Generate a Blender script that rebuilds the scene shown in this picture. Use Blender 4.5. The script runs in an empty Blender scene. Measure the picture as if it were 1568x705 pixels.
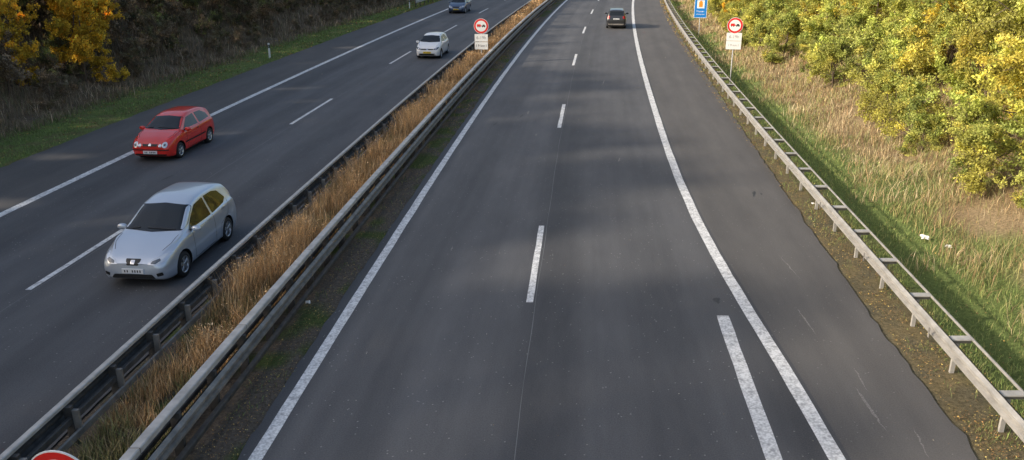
import bpy, math, numpy as np
from mathutils import Vector, Matrix
from mathutils.bvhtree import BVHTree
scene=bpy.context.scene
R=np.random.RandomState(7)

# ---------------------------------------------------------------- helpers
def C(Y):
    Y=np.asarray(Y,float); Yc=np.clip(Y,-20,180)
    return -0.964+.0735*Yc+.000336*Yc**2+(.0735+.000672*Yc)*(Y-Yc)
def slope(Y): return .0735+.000672*min(max(Y,-20),180)
def sm(a,b,x):
    t=np.clip((np.asarray(x,float)-a)/(b-a),0,1); return t*t*(3-2*t)
def vnoise(x,y,s=1.0,seed=0):
    x=np.asarray(x,float)/s; y=np.asarray(y,float)/s
    xi=np.floor(x).astype(np.int64); yi=np.floor(y).astype(np.int64)
    fx=x-xi; fy=y-yi; fx=fx*fx*(3-2*fx); fy=fy*fy*(3-2*fy)
    def h(a,b):
        n=(a*374761393+b*668265263+seed*1442695041)&0x7fffffff
        n=((n^(n>>13))*1274126177)&0x7fffffff
        return ((n^(n>>16))&0xffff)/65535.0
    return (h(xi,yi)*(1-fx)+h(xi+1,yi)*fx)*(1-fy)+(h(xi,yi+1)*(1-fx)+h(xi+1,yi+1)*fx)*fy
def gz(off,Y):
    off=np.asarray(off,float); Y=np.asarray(Y,float)
    z=-.03+0*off*Y
    z=z-.16*sm(8.3,9.6,off)*(1-sm(9.8,11,off))
    z=z+5.6*sm(10.3,25,off)
    z=z+4.6*sm(0,1,(-off-22.8)/11.0)
    m=np.maximum(sm(9.5,12,off),sm(0,1,(-off-22)/2.5))
    z=z+m*(vnoise(off,Y,2.2,3)-.5)*.35+m*(vnoise(off,Y,.7,4)-.5)*.12
    m2=((off>-7.4)&(off<-4.4))
    z=z+m2*(.02+.05*vnoise(off,Y,.5,5))
    return z
def newmat(name):
    m=bpy.data.materials.new(name); m.use_nodes=True
    nt=m.node_tree; b=nt.nodes['Principled BSDF']; return m,nt,b
def simple(name,col,rough=.5,metal=0,coat=0,noise=0,nscale=20,spec=None):
    m,nt,b=newmat(name)
    b.inputs['Base Color'].default_value=(*col,1); b.inputs['Roughness'].default_value=rough
    b.inputs['Metallic'].default_value=metal
    if coat: b.inputs['Coat Weight'].default_value=coat; b.inputs['Coat Roughness'].default_value=.04
    if spec is not None: b.inputs['Specular IOR Level'].default_value=spec
    if noise:
        tc=nt.nodes.new('ShaderNodeTexCoord'); n=nt.nodes.new('ShaderNodeTexNoise'); n.inputs['Scale'].default_value=nscale
        n.inputs['Detail'].default_value=6
        nt.links.new(tc.outputs['Object'],n.inputs['Vector'])
        r=nt.nodes.new('ShaderNodeValToRGB')
        r.color_ramp.elements[0].position=.3; r.color_ramp.elements[1].position=.7
        r.color_ramp.elements[0].color=(*[c*(1-noise) for c in col],1); r.color_ramp.elements[1].color=(*[min(1,c*(1+noise)) for c in col],1)
        nt.links.new(n.outputs['Fac'],r.inputs['Fac']); nt.links.new(r.outputs['Color'],b.inputs['Base Color'])
    return m
def leafmat(name,trans=.3,rough=.6):
    m,nt,b=newmat(name)
    a=nt.nodes.new('ShaderNodeAttribute'); a.attribute_name='col'
    nt.links.new(a.outputs['Color'],b.inputs['Base Color']); b.inputs['Roughness'].default_value=rough
    b.inputs['Specular IOR Level'].default_value=.2
    if trans:
        t=nt.nodes.new('ShaderNodeBsdfTranslucent'); nt.links.new(a.outputs['Color'],t.inputs['Color'])
        mx=nt.nodes.new('ShaderNodeMixShader'); mx.inputs[0].default_value=trans
        nt.links.new(b.outputs[0],mx.inputs[1]); nt.links.new(t.outputs[0],mx.inputs[2])
        nt.links.new(mx.outputs[0],nt.nodes['Material Output'].inputs['Surface'])
    return m
def quadmesh(name,V,F,mats,midx=None,col=None,uv=None,smooth=False,link=True):
    V=np.asarray(V,np.float32).reshape(-1,3); F=np.asarray(F,np.int32).reshape(-1,4)
    me=bpy.data.meshes.new(name)
    me.vertices.add(len(V)); me.vertices.foreach_set('co',V.ravel())
    me.loops.add(F.size); me.loops.foreach_set('vertex_index',F.ravel())
    me.polygons.add(len(F)); me.polygons.foreach_set('loop_start',np.arange(0,F.size,4,dtype=np.int32))
    for m in mats: me.materials.append(m)
    if midx is not None: me.polygons.foreach_set('material_index',np.asarray(midx,np.int32))
    me.update(calc_edges=True)
    if uv is not None:
        l=me.uv_layers.new(name='UVMap'); l.data.foreach_set('uv',np.asarray(uv,np.float32)[F.ravel()].ravel())
    if col is not None:
        a=me.color_attributes.new('col','FLOAT_COLOR','POINT')
        c=np.ones((len(V),4),np.float32); c[:,:3]=col; a.data.foreach_set('color',c.ravel())
    me.polygons.foreach_set('use_smooth',np.full(len(F),smooth))
    me.update()
    if not link: return me
    o=bpy.data.objects.new(name,me); scene.collection.objects.link(o); return o
def unit(v): return v/np.maximum(np.linalg.norm(v,axis=-1,keepdims=True),1e-9)
def leaves(c,size,aspect=.55,flat=0,rng=R):
    n=len(c); a=unit(rng.normal(size=(n,3))*np.array([1,1,1-flat])); b=rng.normal(size=(n,3))*np.array([1,1,1-flat])
    b=unit(b-(a*b).sum(1,keepdims=True)*a)
    s=np.asarray(size).reshape(-1,1)
    V=np.stack([c-a*s,c+b*s*aspect,c+a*s,c-b*s*aspect],1).reshape(-1,3)
    F=np.arange(4*n).reshape(-1,4); return V,F
def blades(base,h,w,lean,col,rng=R,tipcol=1.2):
    n=len(base); az=rng.uniform(0,2*np.pi,n); d=np.stack([np.cos(az),np.sin(az),0*az],1)
    az2=az+np.pi/2+rng.normal(0,.5,n); sd=np.stack([np.cos(az2),np.sin(az2),0*az],1)
    h=h[:,None]; w=w[:,None]; lean=lean[:,None]; up=np.array([0,0,1.])
    P=[];K=[]
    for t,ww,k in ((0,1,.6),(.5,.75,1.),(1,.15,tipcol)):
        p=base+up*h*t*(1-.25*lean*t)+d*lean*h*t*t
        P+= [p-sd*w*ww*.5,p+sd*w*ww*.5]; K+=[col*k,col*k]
    V=np.stack(P,1).reshape(-1,3); K=np.stack(K,1).reshape(-1,3)
    i=np.arange(n)[:,None]*6
    F=np.concatenate([i+np.array([[0,1,3,2]]),i+np.array([[2,3,5,4]])],0)
    return V,F,K
def scatter(n,o0,o1,y0,y1,dens=None,rng=R):
    off=rng.uniform(o0,o1,n); Y=np.exp(rng.uniform(math.log(y0),math.log(y1),n))
    if dens is not None:
        k=rng.uniform(0,1,n)<dens(off,Y); off=off[k];Y=Y[k]
    return off,Y
def pal(n,cols,jit=.25,rng=R):
    cols=np.array(cols); c=cols[rng.randint(0,len(cols),n)]
    return c*np.exp(rng.normal(0,jit,(n,1)))
def join(parts):
    V=[];F=[];K=[];o=0
    for v,f,k in parts:
        V.append(v);F.append(f+o);K.append(k);o+=len(v)
    return np.concatenate(V),np.concatenate(F),np.concatenate(K)

# ---------------------------------------------------------------- materials
def asphalt(name,c0,c1,speck=.5,streak=1.0,tracks=False):
    m,nt,b=newmat(name); N=nt.nodes.new; L=nt.links.new
    uv=N('ShaderNodeUVMap'); uv.uv_map='UVMap'
    mp=N('ShaderNodeMapping'); mp.inputs['Scale'].default_value=(1.3,.012,1); L(uv.outputs[0],mp.inputs[0])
    n1=N('ShaderNodeTexNoise'); n1.inputs['Scale'].default_value=1; n1.inputs['Detail'].default_value=3; L(mp.outputs[0],n1.inputs['Vector'])
    mp2=N('ShaderNodeMapping'); mp2.inputs['Scale'].default_value=(1,.25,1); L(uv.outputs[0],mp2.inputs[0])
    n2=N('ShaderNodeTexNoise'); n2.inputs['Scale'].default_value=.8; n2.inputs['Detail'].default_value=8; n2.inputs['Roughness'].default_value=.65; L(mp2.outputs[0],n2.inputs['Vector'])
    n3=N('ShaderNodeTexNoise'); n3.inputs['Scale'].default_value=38; n3.inputs['Detail'].default_value=4; n3.inputs['Roughness'].default_value=.8; L(uv.outputs[0],n3.inputs['Vector'])
    a1=N('ShaderNodeMath');a1.operation='MULTIPLY';a1.inputs[1].default_value=.55*streak;L(n1.outputs['Fac'],a1.inputs[0])
    a2=N('ShaderNodeMath');a2.operation='MULTIPLY_ADD';a2.inputs[1].default_value=.6;L(n2.outputs['Fac'],a2.inputs[0]);L(a1.outputs[0],a2.inputs[2])
    a3=N('ShaderNodeMath');a3.operation='MULTIPLY_ADD';a3.inputs[1].default_value=1.0;L(n3.outputs['Fac'],a3.inputs[0]);L(a2.outputs[0],a3.inputs[2])
    r=N('ShaderNodeValToRGB'); r.color_ramp.elements[0].position=.62; r.color_ramp.elements[1].position=1.0
    sc=N('ShaderNodeMath'); sc.operation='MULTIPLY'; sc.inputs[1].default_value=.77; L(a3.outputs[0],sc.inputs[0])
    r.color_ramp.elements[0].color=(*c0,1); r.color_ramp.elements[1].color=(*c1,1); L(sc.outputs[0],r.inputs[0])
    v=N('ShaderNodeTexVoronoi'); v.inputs['Scale'].default_value=7; L(uv.outputs[0],v.inputs['Vector'])
    lt=N('ShaderNodeMath'); lt.operation='LESS_THAN'; lt.inputs[1].default_value=.11; L(v.outputs['Distance'],lt.inputs[0])
    n4=N('ShaderNodeTexNoise'); n4.inputs['Scale'].default_value=.9; L(uv.outputs[0],n4.inputs['Vector'])
    g=N('ShaderNodeMath'); g.operation='GREATER_THAN'; g.inputs[1].default_value=.5; L(n4.outputs['Fac'],g.inputs[0])
    mu=N('ShaderNodeMath'); mu.operation='MULTIPLY'; L(lt.outputs[0],mu.inputs[0]); L(g.outputs[0],mu.inputs[1])
    mu2=N('ShaderNodeMath'); mu2.operation='MULTIPLY'; mu2.inputs[1].default_value=speck; L(mu.outputs[0],mu2.inputs[0])
    mx=N('ShaderNodeMixRGB'); mx.inputs[2].default_value=(.36,.35,.33,1); L(mu2.outputs[0],mx.inputs[0]); L(r.outputs[0],mx.inputs[1])
    out=mx.outputs[0]
    if tracks:
        sx=N('ShaderNodeSeparateXYZ'); L(uv.outputs[0],sx.inputs[0])
        wob=N('ShaderNodeMath');wob.operation='MULTIPLY_ADD';wob.inputs[1].default_value=.5;L(n2.outputs['Fac'],wob.inputs[0]);L(sx.outputs[0],wob.inputs[2])
        mr=N('ShaderNodeMapRange'); mr.inputs[1].default_value=-17;mr.inputs[2].default_value=6.; L(wob.outputs[0],mr.inputs[0])
        rp=N('ShaderNodeValToRGB'); e=rp.color_ramp
        pts=[(-16.5,.9),(-15.6,1.05),(-14.6,.91),(-13.4,1.06),(-12.2,.94),(-10.8,1.06),(-9.7,.91),(-8.6,1.06),(-7.5,.86),(-4,.84),(-3.3,1.05),(-2.2,.95),(-1.,1.08),(0.2,.98),(.45,.80),(1.3,.85),(2.0,1.08),(3.0,.92),(3.9,1.05),(4.8,.86)]
        while len(e.elements)<len(pts): e.elements.new(.5)
        for el_,(o,k) in zip(e.elements,pts): el_.position=(o+17)/23
        for el_,(o,k) in zip(e.elements,pts): el_.color=(k*.8,k*.8,k*.8,1)
        L(mr.outputs[0],rp.inputs[0])
        m2=N('ShaderNodeMixRGB'); m2.blend_type='MULTIPLY'; m2.inputs[0].default_value=1; L(out,m2.inputs[1]); L(rp.outputs[0],m2.inputs[2]); out=m2.outputs[0]
    L(out,b.inputs['Base Color']); b.inputs['Roughness'].default_value=.75; b.inputs['Specular IOR Level'].default_value=.3
    bp=N('ShaderNodeBump'); bp.inputs['Strength'].default_value=.35; bp.inputs['Distance'].default_value=.01; L(n3.outputs['Fac'],bp.inputs['Height']); L(bp.outputs[0],b.inputs['Normal'])
    return m
M_asph=asphalt('asphalt_lane',(.072,.072,.076),(.165,.164,.168),.75,1,True)
M_asph2=asphalt('asphalt_shoulder',(.078,.074,.072),(.15,.142,.134),.3,.8)
def paintmat():
    m,nt,b=newmat('road_paint'); N=nt.nodes.new; L=nt.links.new
    uv=N('ShaderNodeUVMap'); uv.uv_map='UVMap'
    v=N('ShaderNodeTexVoronoi'); v.inputs['Scale'].default_value=22; L(uv.outputs[0],v.inputs['Vector'])
    n=N('ShaderNodeTexNoise'); n.inputs['Scale'].default_value=5; n.inputs['Detail'].default_value=8;n.inputs['Roughness'].default_value=.7; L(uv.outputs[0],n.inputs['Vector'])
    a=N('ShaderNodeMath');a.operation='MULTIPLY_ADD';a.inputs[1].default_value=.35;L(v.outputs['Distance'],a.inputs[0]);L(n.outputs['Fac'],a.inputs[2])
    r=N('ShaderNodeValToRGB'); r.color_ramp.elements[0].position=.55;r.color_ramp.elements[1].position=.88
    r.color_ramp.elements[0].color=(.80,.80,.79,1); r.color_ramp.elements[1].color=(.36,.36,.36,1); L(a.outputs[0],r.inputs[0])
    L(r.outputs[0],b.inputs['Base Color']); b.inputs['Roughness'].default_value=.7
    return m
M_paint=paintmat()
M_joint=simple('joint_sealant',(.17,.17,.17),.8)
M_scuff=simple('tar_spots_and_scuffs',(.19,.18,.17),.85,noise=.5,nscale=30)
M_tar=simple('tar_patch',(.045,.045,.045),.7,noise=.3,nscale=20)
M_leaf=leafmat('foliage',.38); M_leafd=leafmat('opaque_foliage',0); M_grass=leafmat('grass_blades',0); M_litter=leafmat('fallen_leaf',0,.7)  # second foliage material is opaque, for the oaks and left thickets
M_bark=simple('bark',(.12,.09,.065),.9,noise=.4,nscale=6)
M_steel=simple('galvanised_steel',(.46,.44,.41),.55,.2,noise=.2,nscale=5)
M_steelr=simple('galvanised_steel_worn',(.34,.325,.30),.6,.2,noise=.22,nscale=4)
M_steeld=simple('dark_steel',(.07,.065,.06),.7,.2,noise=.35,nscale=6)  # dark tone for lower rail beams, posts and plate characters
M_steelm=simple('dull_steel',(.22,.205,.185),.6,.25,noise=.3,nscale=5)

# ---------------------------------------------------------------- ground
offs=np.unique(np.concatenate([np.linspace(-900,-60,14),np.linspace(-60,-38,12),np.arange(-38,-22,.45),np.arange(-22,-19,.2),[-16,-12,-8],np.arange(-7.8,-4,.12),[-2,2,5],np.arange(7.2,12,.14),np.arange(12,28,.4),np.linspace(28,60,14),np.linspace(60,900,14)]))
Ys=np.unique(np.concatenate([np.linspace(-300,-10,15),np.linspace(-10,8,10),np.arange(8,50,.3),np.arange(50,120,.7),np.linspace(120,300,40),np.linspace(300,1500,16)]))
O,YY=np.meshgrid(offs,Ys); X=C(YY)+O; Z=gz(O,YY)
V=np.stack([X,YY,Z],-1).reshape(-1,3); nr,nc=O.shape
i=np.arange(nr-1)[:,None]*nc+np.arange(nc-1)[None,:]
F=np.stack([i,i+1,i+nc+1,i+nc],-1).reshape(-1,4)
n1=vnoise(O,YY,.6,11);n2=vnoise(O,YY,2.5,12);n3=vnoise(O,YY,.25,13)
def mixc(a,b,t): return a*(1-t[...,None])+b*t[...,None]
soil=np.array([.12,.10,.08]); green=np.array([.13,.17,.055]); dry=np.array([.33,.25,.15]); litt=np.array([.2,.145,.08]); dark=np.array([.13,.10,.075])
def vedge(Y): return 11.9-1.4*sm(20,60,Y)
col=np.ones(O.shape+(3,))*green
rr=sm(-.6,.6,O-vedge(YY)+(n2-.5)*2.8); col=mixc(col,mixc(dry,litt,n1),rr)
rr=(1-sm(8.4,9.4,O+(n1-.5)*.8))*(O>0); col=mixc(col,mixc(soil,litt,n3),rr*.85)
rr=sm(0,1,(-O-22.2+(n2-.5)*2)/1.2); col=mixc(col,mixc(dark,litt,n1*.8),rr)
m=(O<-15)&(O>-23); col=np.where(m[...,None],mixc(col,litt*.8,sm(.45,.8,n1)*.6),col)
m=(O>-7.6)&(O<-4.1); col=np.where(m[...,None],mixc(soil*np.ones_like(col),green*.6,sm(.5,.8,n1)),col)
m_,nt,b=newmat('ground_soil'); N=nt.nodes.new;L=nt.links.new
at=N('ShaderNodeAttribute');at.attribute_name='col'; tc=N('ShaderNodeTexCoord'); nz=N('ShaderNodeTexNoise'); nz.inputs['Scale'].default_value=14; nz.inputs['Detail'].default_value=8; nz.inputs['Roughness'].default_value=.75; L(tc.outputs['Object'],nz.inputs['Vector'])
mr=N('ShaderNodeMapRange'); mr.inputs[1].default_value=.3;mr.inputs[2].default_value=.7;mr.inputs[3].default_value=.45;mr.inputs[4].default_value=1.6; L(nz.outputs['Fac'],mr.inputs[0])
vm=N('ShaderNodeVectorMath'); vm.operation='SCALE'; L(at.outputs['Color'],vm.inputs[0]); L(mr.outputs[0],vm.inputs['Scale']); L(vm.outputs[0],b.inputs['Base Color']); b.inputs['Roughness'].default_value=.95; b.inputs['Specular IOR Level'].default_value=.1
bp=N('ShaderNodeBump'); bp.inputs['Distance'].default_value=.05; L(nz.outputs['Fac'],bp.inputs['Height']); L(bp.outputs[0],b.inputs['Normal'])
quadmesh('ground',V,F,[m_],col=col.reshape(-1,3),smooth=True)

# ---------------------------------------------------------------- roads
def eo(Y):
    return np.interp(np.asarray(Y,float),[-60,0,8,11,14,17,20,23,27,31,40],[9.,5.95,5.5,5.3,5.12,4.88,4.67,4.52,4.42,4.38,4.38])
def ro(Y): return np.interp(Y,[-60,0,11,17,26,42,72],[9,7.6,7.55,7.55,7.72,8.0,8.05])
def sheet(Y,oa,ob,z,ncross=4,jit=(0,0)):
    Y=np.asarray(Y,float); oa=np.zeros_like(Y)+oa; ob=np.zeros_like(Y)+ob
    t=np.linspace(0,1,ncross)[None,:]
    O=oa[:,None]*(1-t)+ob[:,None]*t
    O[:,0]+=R.normal(0,1,len(Y))*jit[0]; O[:,-1]+=R.normal(0,1,len(Y))*jit[1]
    YY=Y[:,None]+0*O; V=np.stack([C(YY)+O,YY,0*O+z],-1).reshape(-1,3)
    nr,nc=O.shape; i=np.arange(nr-1)[:,None]*nc+np.arange(nc-1)[None,:]
    F=np.stack([i,i+1,i+nc+1,i+nc],-1).reshape(-1,4)
    return V,F,np.stack([O,YY],-1).reshape(-1,2)
def sheetobj(name,parts,mat):
    V=[];F=[];U=[];o=0
    for v,f,u in parts: V.append(v);F.append(f+o);U.append(u);o+=len(v)
    return quadmesh(name,np.concatenate(V),np.concatenate(F),[mat],uv=np.concatenate(U))
YF=np.concatenate([np.arange(-60,0,4.),np.arange(0,60,.35),np.arange(60,120,1.),np.arange(120,420,5.)])
sheetobj('road',[sheet(YF,-4.32,eo(YF)+.22,0,3,(.018,0)),sheet(YF,-16.42,-7.45,0,3,(0,.01))],M_asph)
sheetobj('road_shoulder',[sheet(YF,eo(YF)+.22,ro(YF),0,3,(0,.025)),sheet(YF,-19.75,-16.42,0,3,(.03,0))],M_asph2)
mk=[]
def line(oc,w,y0,y1,fn=None):
    Y=np.arange(y0,y1+.01,min(.75,(y1-y0)/4)); o=fn(Y) if fn else oc
    mk.append(sheet(Y,o-w/2,o+w/2,.004,2,(.004,.004)))
line(-4.0,.22,-30,300); line(0,.27,-30,300,eo)
for k in range(-2,16): line(0,.16,17.2+18*k,23.1+18*k); line(-11.85,.15,17.9+18*k,23.9+18*k)
line(4.28,.27,-30,17.1)
line(-16.2,.28,-30,300); line(-7.72,.2,-30,300)
sheetobj('road_markings',mk,M_paint)
jt=[]
def jl(o,w=.013):
    Y=np.arange(-20,200,.8); oo=o+.014*np.sin(Y*.35)+.008*np.sin(Y*1.3); jt.append(sheet(Y,oo-w/2,oo+w/2,.003,2,(.003,.003)))
jl(.14); jl(-11.70)
sheetobj('road_joint',jt,M_joint)
sc_=[]
def scuff(o,y0,y1,w,dr=0.):
    Y=np.arange(y0,y1+.001,.08); t=(Y-y0)/(y1-y0); ww=w*np.sin(np.pi*np.clip(t,.02,.98))*R.uniform(.4,1,len(Y)); oo=o+dr*t+R.normal(0,.008,len(Y)); sc_.append(sheet(Y,oo-ww/2,oo+ww/2,.003,2))
for a_ in ((6.35,12.0,13.5,.07,-.1),(6.45,13.3,14.2,.05,0),(6.1,15.6,17.0,.05,-.1),(6.75,11.2,12.2,.04,.1),(6.5,18.5,20.2,.035,-.2),(-1.6,38,38.9,.12,0),(-.9,33.6,34.1,.1,0),(2.4,29.5,30.2,.06,.1),(-2.3,20.4,20.8,.06,0),(1.9,46,47.6,.08,.1)): scuff(*a_)
sheetobj('road_scuffs',sc_,M_scuff)
sc_=[]
for a_ in ((6.6,25.2,25.9,.14,.15),(6.9,25.4,25.7,.12,0),(-2.9,35.5,36.6,.14,.1),(-1.9,37.2,38.0,.1,.1),(4.28,17.12,17.5,.3,0),(1.2,52,53.5,.12,0),(-13.2,27,27.8,.1,.1)): scuff(*a_)
sheetobj('road_repairs',sc_,M_tar)

# ---------------------------------------------------------------- guard rails
def sweep(prof,Y):
    P=np.array(prof,float); n=len(P); Y=np.asarray(Y,float)
    V=np.stack([np.stack([C(Y)+o,Y,0*Y+z],-1) for o,z in P],1).reshape(-1,3)
    F=[]; i=np.arange(len(Y)-1)[:,None]*n
    for j in range(n):
        k=(j+1)%n
        F.append(np.concatenate([i+j,i+k,i+n+k,i+n+j],1))
    return V,np.concatenate(F)
def obox(o0,o1,dy,z0,z1,Yp):
    V=[];F=[];c=0
    for y in Yp:
        cx=float(C(y))
        v=[(cx+o,y+d,z) for z in (z0,z1) for o,d in ((o0,-dy/2),(o1,-dy/2),(o1,dy/2),(o0,dy/2))]
        V+=v; F+=[[c+a for a in q] for q in ((0,3,2,1),(4,5,6,7),(0,1,5,4),(1,2,6,5),(2,3,7,6),(3,0,4,7))]; c+=8
    return np.array(V),np.array(F)
def rail(name,parts):
    V=[];F=[];M=[];o=0;mats=[M_steel,M_steeld,M_steelm,M_steelr]
    for (v,f),mi in parts: V.append(v);F.append(np.asarray(f)+o);M+= [mi]*len(f);o+=len(v)
    return quadmesh(name,np.concatenate(V),np.concatenate(F),mats,M)
def wbeam(o,s,z0,h=.31,t=.008,d=.08):
    a=[(0,0),(.25,.0),(1,.16),(1,.34),(.15,.45),(.15,.55),(1,.66),(1,.84),(.25,1),(0,1)]
    f=[(o-s*d*(1-x),z0+h*y) for x,y in a]; bk=[(p-s*t,z) for p,z in f[::-1]]
    return f+bk
def box(o0,o1,z0,z1,ch=.015):
    return [(o0+ch,z0),(o1-ch,z0),(o1,z0+ch),(o1,z1-ch),(o1-ch,z1),(o0+ch,z1),(o0,z1-ch),(o0,z0+ch)]
YB=np.concatenate([np.arange(-12,110,1.),np.arange(110,300,4.)])
P2=np.arange(-10,200,2.); P1=np.arange(-10,200,1.333); P4=np.arange(-10,200,4.)
rail('guard_rail_roadside',[(sweep(wbeam(8.02,-1,.45,.30),YB),3),(sweep(box(8.53,8.57,.67,.72,.008),YB),3),
   (obox(8.09,8.55,.17,.69,.715,P2+.05),0),(obox(8.09,8.55,.02,.60,.69,P2+.05),2),(obox(8.25,8.33,.05,-.1,.60,P2+.05),0),
   (obox(7.925,7.935,.05,.5,.7,P4+.5),2)])
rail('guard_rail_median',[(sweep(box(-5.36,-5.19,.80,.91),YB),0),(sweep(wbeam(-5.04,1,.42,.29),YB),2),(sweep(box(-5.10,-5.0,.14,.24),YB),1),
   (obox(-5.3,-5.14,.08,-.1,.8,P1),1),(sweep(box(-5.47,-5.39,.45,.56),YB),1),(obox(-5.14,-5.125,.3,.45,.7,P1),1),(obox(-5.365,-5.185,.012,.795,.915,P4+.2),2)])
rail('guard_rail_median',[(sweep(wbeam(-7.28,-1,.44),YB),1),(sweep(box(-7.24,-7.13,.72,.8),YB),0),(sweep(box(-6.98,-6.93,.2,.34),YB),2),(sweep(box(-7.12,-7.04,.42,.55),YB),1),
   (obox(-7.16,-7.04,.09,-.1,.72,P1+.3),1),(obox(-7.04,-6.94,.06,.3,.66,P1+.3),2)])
YL=np.arange(97,200,1.)
rail('guard_rail_roadside',[(sweep(wbeam(-20.2,1,.44),YL),0),(obox(-20.4,-20.28,.1,-.1,.7,np.arange(97.5,200,2.)),1)])

# ---------------------------------------------------------------- trees
def tube(V,F,pts,r0,r1,n=5):
    pts=np.array(pts); b=len(V); k=len(pts)
    for i in range(k):
        d=pts[min(i+1,k-1)]-pts[max(i-1,0)]; d=d/np.linalg.norm(d)
        a=np.cross(d,[.3,.9,.2]); a/=np.linalg.norm(a); c=np.cross(d,a); r=r0+(r1-r0)*i/(k-1)
        for j in range(n):
            t=2*math.pi*j/n; V.append(pts[i]+a*r*math.cos(t)+c*r*math.sin(t))
    for i in range(k-1):
        for j in range(n):
            F.append((b+i*n+j,b+i*n+(j+1)%n,b+(i+1)*n+(j+1)%n,b+(i+1)*n+j))
def make_tree(name,seed,H,spread,tf,nl,nsub,ntw,nleaf,ls,palette,stems=1,jit=.3,trunk=.16,mat=None,el0=.1):
    rg=np.random.RandomState(seed); V=[];F=[];LC=[];LK=[]; palette=np.array(palette)
    for s in range(stems):
        ang=rg.uniform(0,6.28); out=(0 if stems==1 else rg.uniform(.15,.5))*spread*.5
        pts=[]; hh=H*(rg.uniform(.75,.92))
        for i in range(6):
            t=i/5; pts.append(np.array([math.cos(ang)*out*t*1.3,math.sin(ang)*out*t*1.3,hh*t-.3*(t==0)])+np.append(rg.normal(0,.02*H*t,2),0))
        pts=np.array(pts); tube(V,F,pts,trunk,.02,6)
        for l in range(nl//stems):
            f=tf+(.98-tf)*(l+rg.rand())/(nl//stems); p0=np.array([np.interp(f,np.linspace(0,1,6),pts[:,k]) for k in range(3)])
            az=l*2.4+rg.normal(0,.3); u=(f-tf)/(1-tf)
            ln=spread*(.45+.65*math.sin(math.pi*min(.95,(u*.75+.22))))*rg.uniform(.65,1.1)
            el=rg.uniform(el0,el0+.4)+u*.7
            d=np.array([math.cos(az)*math.cos(el),math.sin(az)*math.cos(el),math.sin(el)])
            lp=[p0]
            for i in range(4):
                d=d+np.array([0,0,.08])+rg.normal(0,.13,3); d/=np.linalg.norm(d); lp.append(lp[-1]+d*ln/4)
            lp=np.array(lp); tube(V,F,lp,trunk*.42,.012,4)
            ck=palette[rg.randint(len(palette))]
            for q in range(nsub):
                t=rg.uniform(.25,1); sp=np.array([np.interp(t,np.linspace(0,1,5),lp[:,k]) for k in range(3)])
                sd=unit(d*.6+rg.normal(0,.75,3)); sl=ln*rg.uniform(.22,.45); e=sp+sd*sl
                tube(V,F,[sp,(sp+e)/2+rg.normal(0,.04,3),e],.018,.006,3)
                bright=math.exp(rg.normal(0,jit))
                kk=(ck*.5+palette[rg.randint(len(palette))]*.5)*bright
                for w in range(ntw):
                    tt=rg.uniform(.2,1); tp=sp+sd*sl*tt; td=unit(sd*.5+rg.normal(0,.8,3)); tl=rg.uniform(.25,.6)*(.6+.1*spread)
                    if w%3==0: tube(V,F,[tp,tp+td*tl],.008,.003,3)
                    tv=rg.rand(nleaf,1); c=tp+td*tl*tv+rg.normal(0,.07,(nleaf,3))
                    LC.append(c); LK.append(kk*np.exp(rg.normal(0,.22,(nleaf,1))))
    LC=np.concatenate(LC); LK=np.concatenate(LK)
    LC[:,2]=np.maximum(LC[:,2],.05)
    lv,lf=leaves(LC,ls*rg.uniform(.6,1.25,len(LC)),rng=rg)
    V=np.array(V);F=np.array(F); nb=len(F)
    return quadmesh(name,np.concatenate([V,lv]),np.concatenate([F,lf+len(V)]),[M_bark,mat or M_leaf],np.concatenate([np.zeros(nb),np.ones(len(lf))]),np.concatenate([np.ones((len(V),3))*.08,np.repeat(LK,4,0)]),link=False)
yg=[(.58,.54,.13),(.46,.50,.12),(.66,.56,.12),(.36,.42,.11),(.52,.53,.15)]
yl=[(.80,.53,.06),(.72,.45,.05),(.68,.52,.07)]
gr=[(.27,.32,.09),(.36,.40,.11),(.21,.26,.08)]
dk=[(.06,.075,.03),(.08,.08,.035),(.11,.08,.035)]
br=[(.24,.17,.11),(.17,.125,.08),(.14,.15,.07),(.30,.20,.11),(.21,.17,.12)]
TR=[make_tree('mt%d'%i,100+i,7.0,3.0,.02,27,9,7,36,.060,yg if i!=2 else yg+yl[2:],3,trunk=.07,el0=-.2,jit=.25) for i in range(3)]
TY=[make_tree('my%d'%i,200+i,6.5,2.4,.06,20,8,6,30,.085,yl,2,trunk=.08) for i in range(1)]
BR=[make_tree('mb%d'%i,300+i,2.6,1.6,.03,15,7,5,30,.052,gr+yg,3,trunk=.03,el0=-.1,jit=.25) for i in range(2)]
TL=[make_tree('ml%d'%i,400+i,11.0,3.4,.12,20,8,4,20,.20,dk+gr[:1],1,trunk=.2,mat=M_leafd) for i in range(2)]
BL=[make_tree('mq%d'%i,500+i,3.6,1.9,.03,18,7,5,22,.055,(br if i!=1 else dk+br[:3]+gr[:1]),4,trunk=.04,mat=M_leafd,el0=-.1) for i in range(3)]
def put(name,me,off,Y,s=1,rng=R,dz=-.1):
    o=bpy.data.objects.new(name,me); scene.collection.objects.link(o)
    o.location=(float(C(Y))+off,Y,float(gz(off,Y))+dz); o.rotation_euler=(0,0,rng.uniform(0,6.28)); o.scale=(s*rng.uniform(.9,1.1),s*rng.uniform(.9,1.1),s*rng.uniform(.9,1.12)); return o
rg=np.random.RandomState(5)
for y in np.arange(16,125,3.6):
    put('autumn_tree',TR[rg.randint(3)],15.8+rg.uniform(-.5,.7)-.6*float(sm(40,70,y)),y+rg.uniform(-.8,.8),rg.uniform(.85,1.05),rg)
    if y<85: put('autumn_tree',TR[rg.randint(3)],20.5+rg.uniform(-1,1),y+rg.uniform(-1,1),rg.uniform(1.,1.25),rg)
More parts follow.
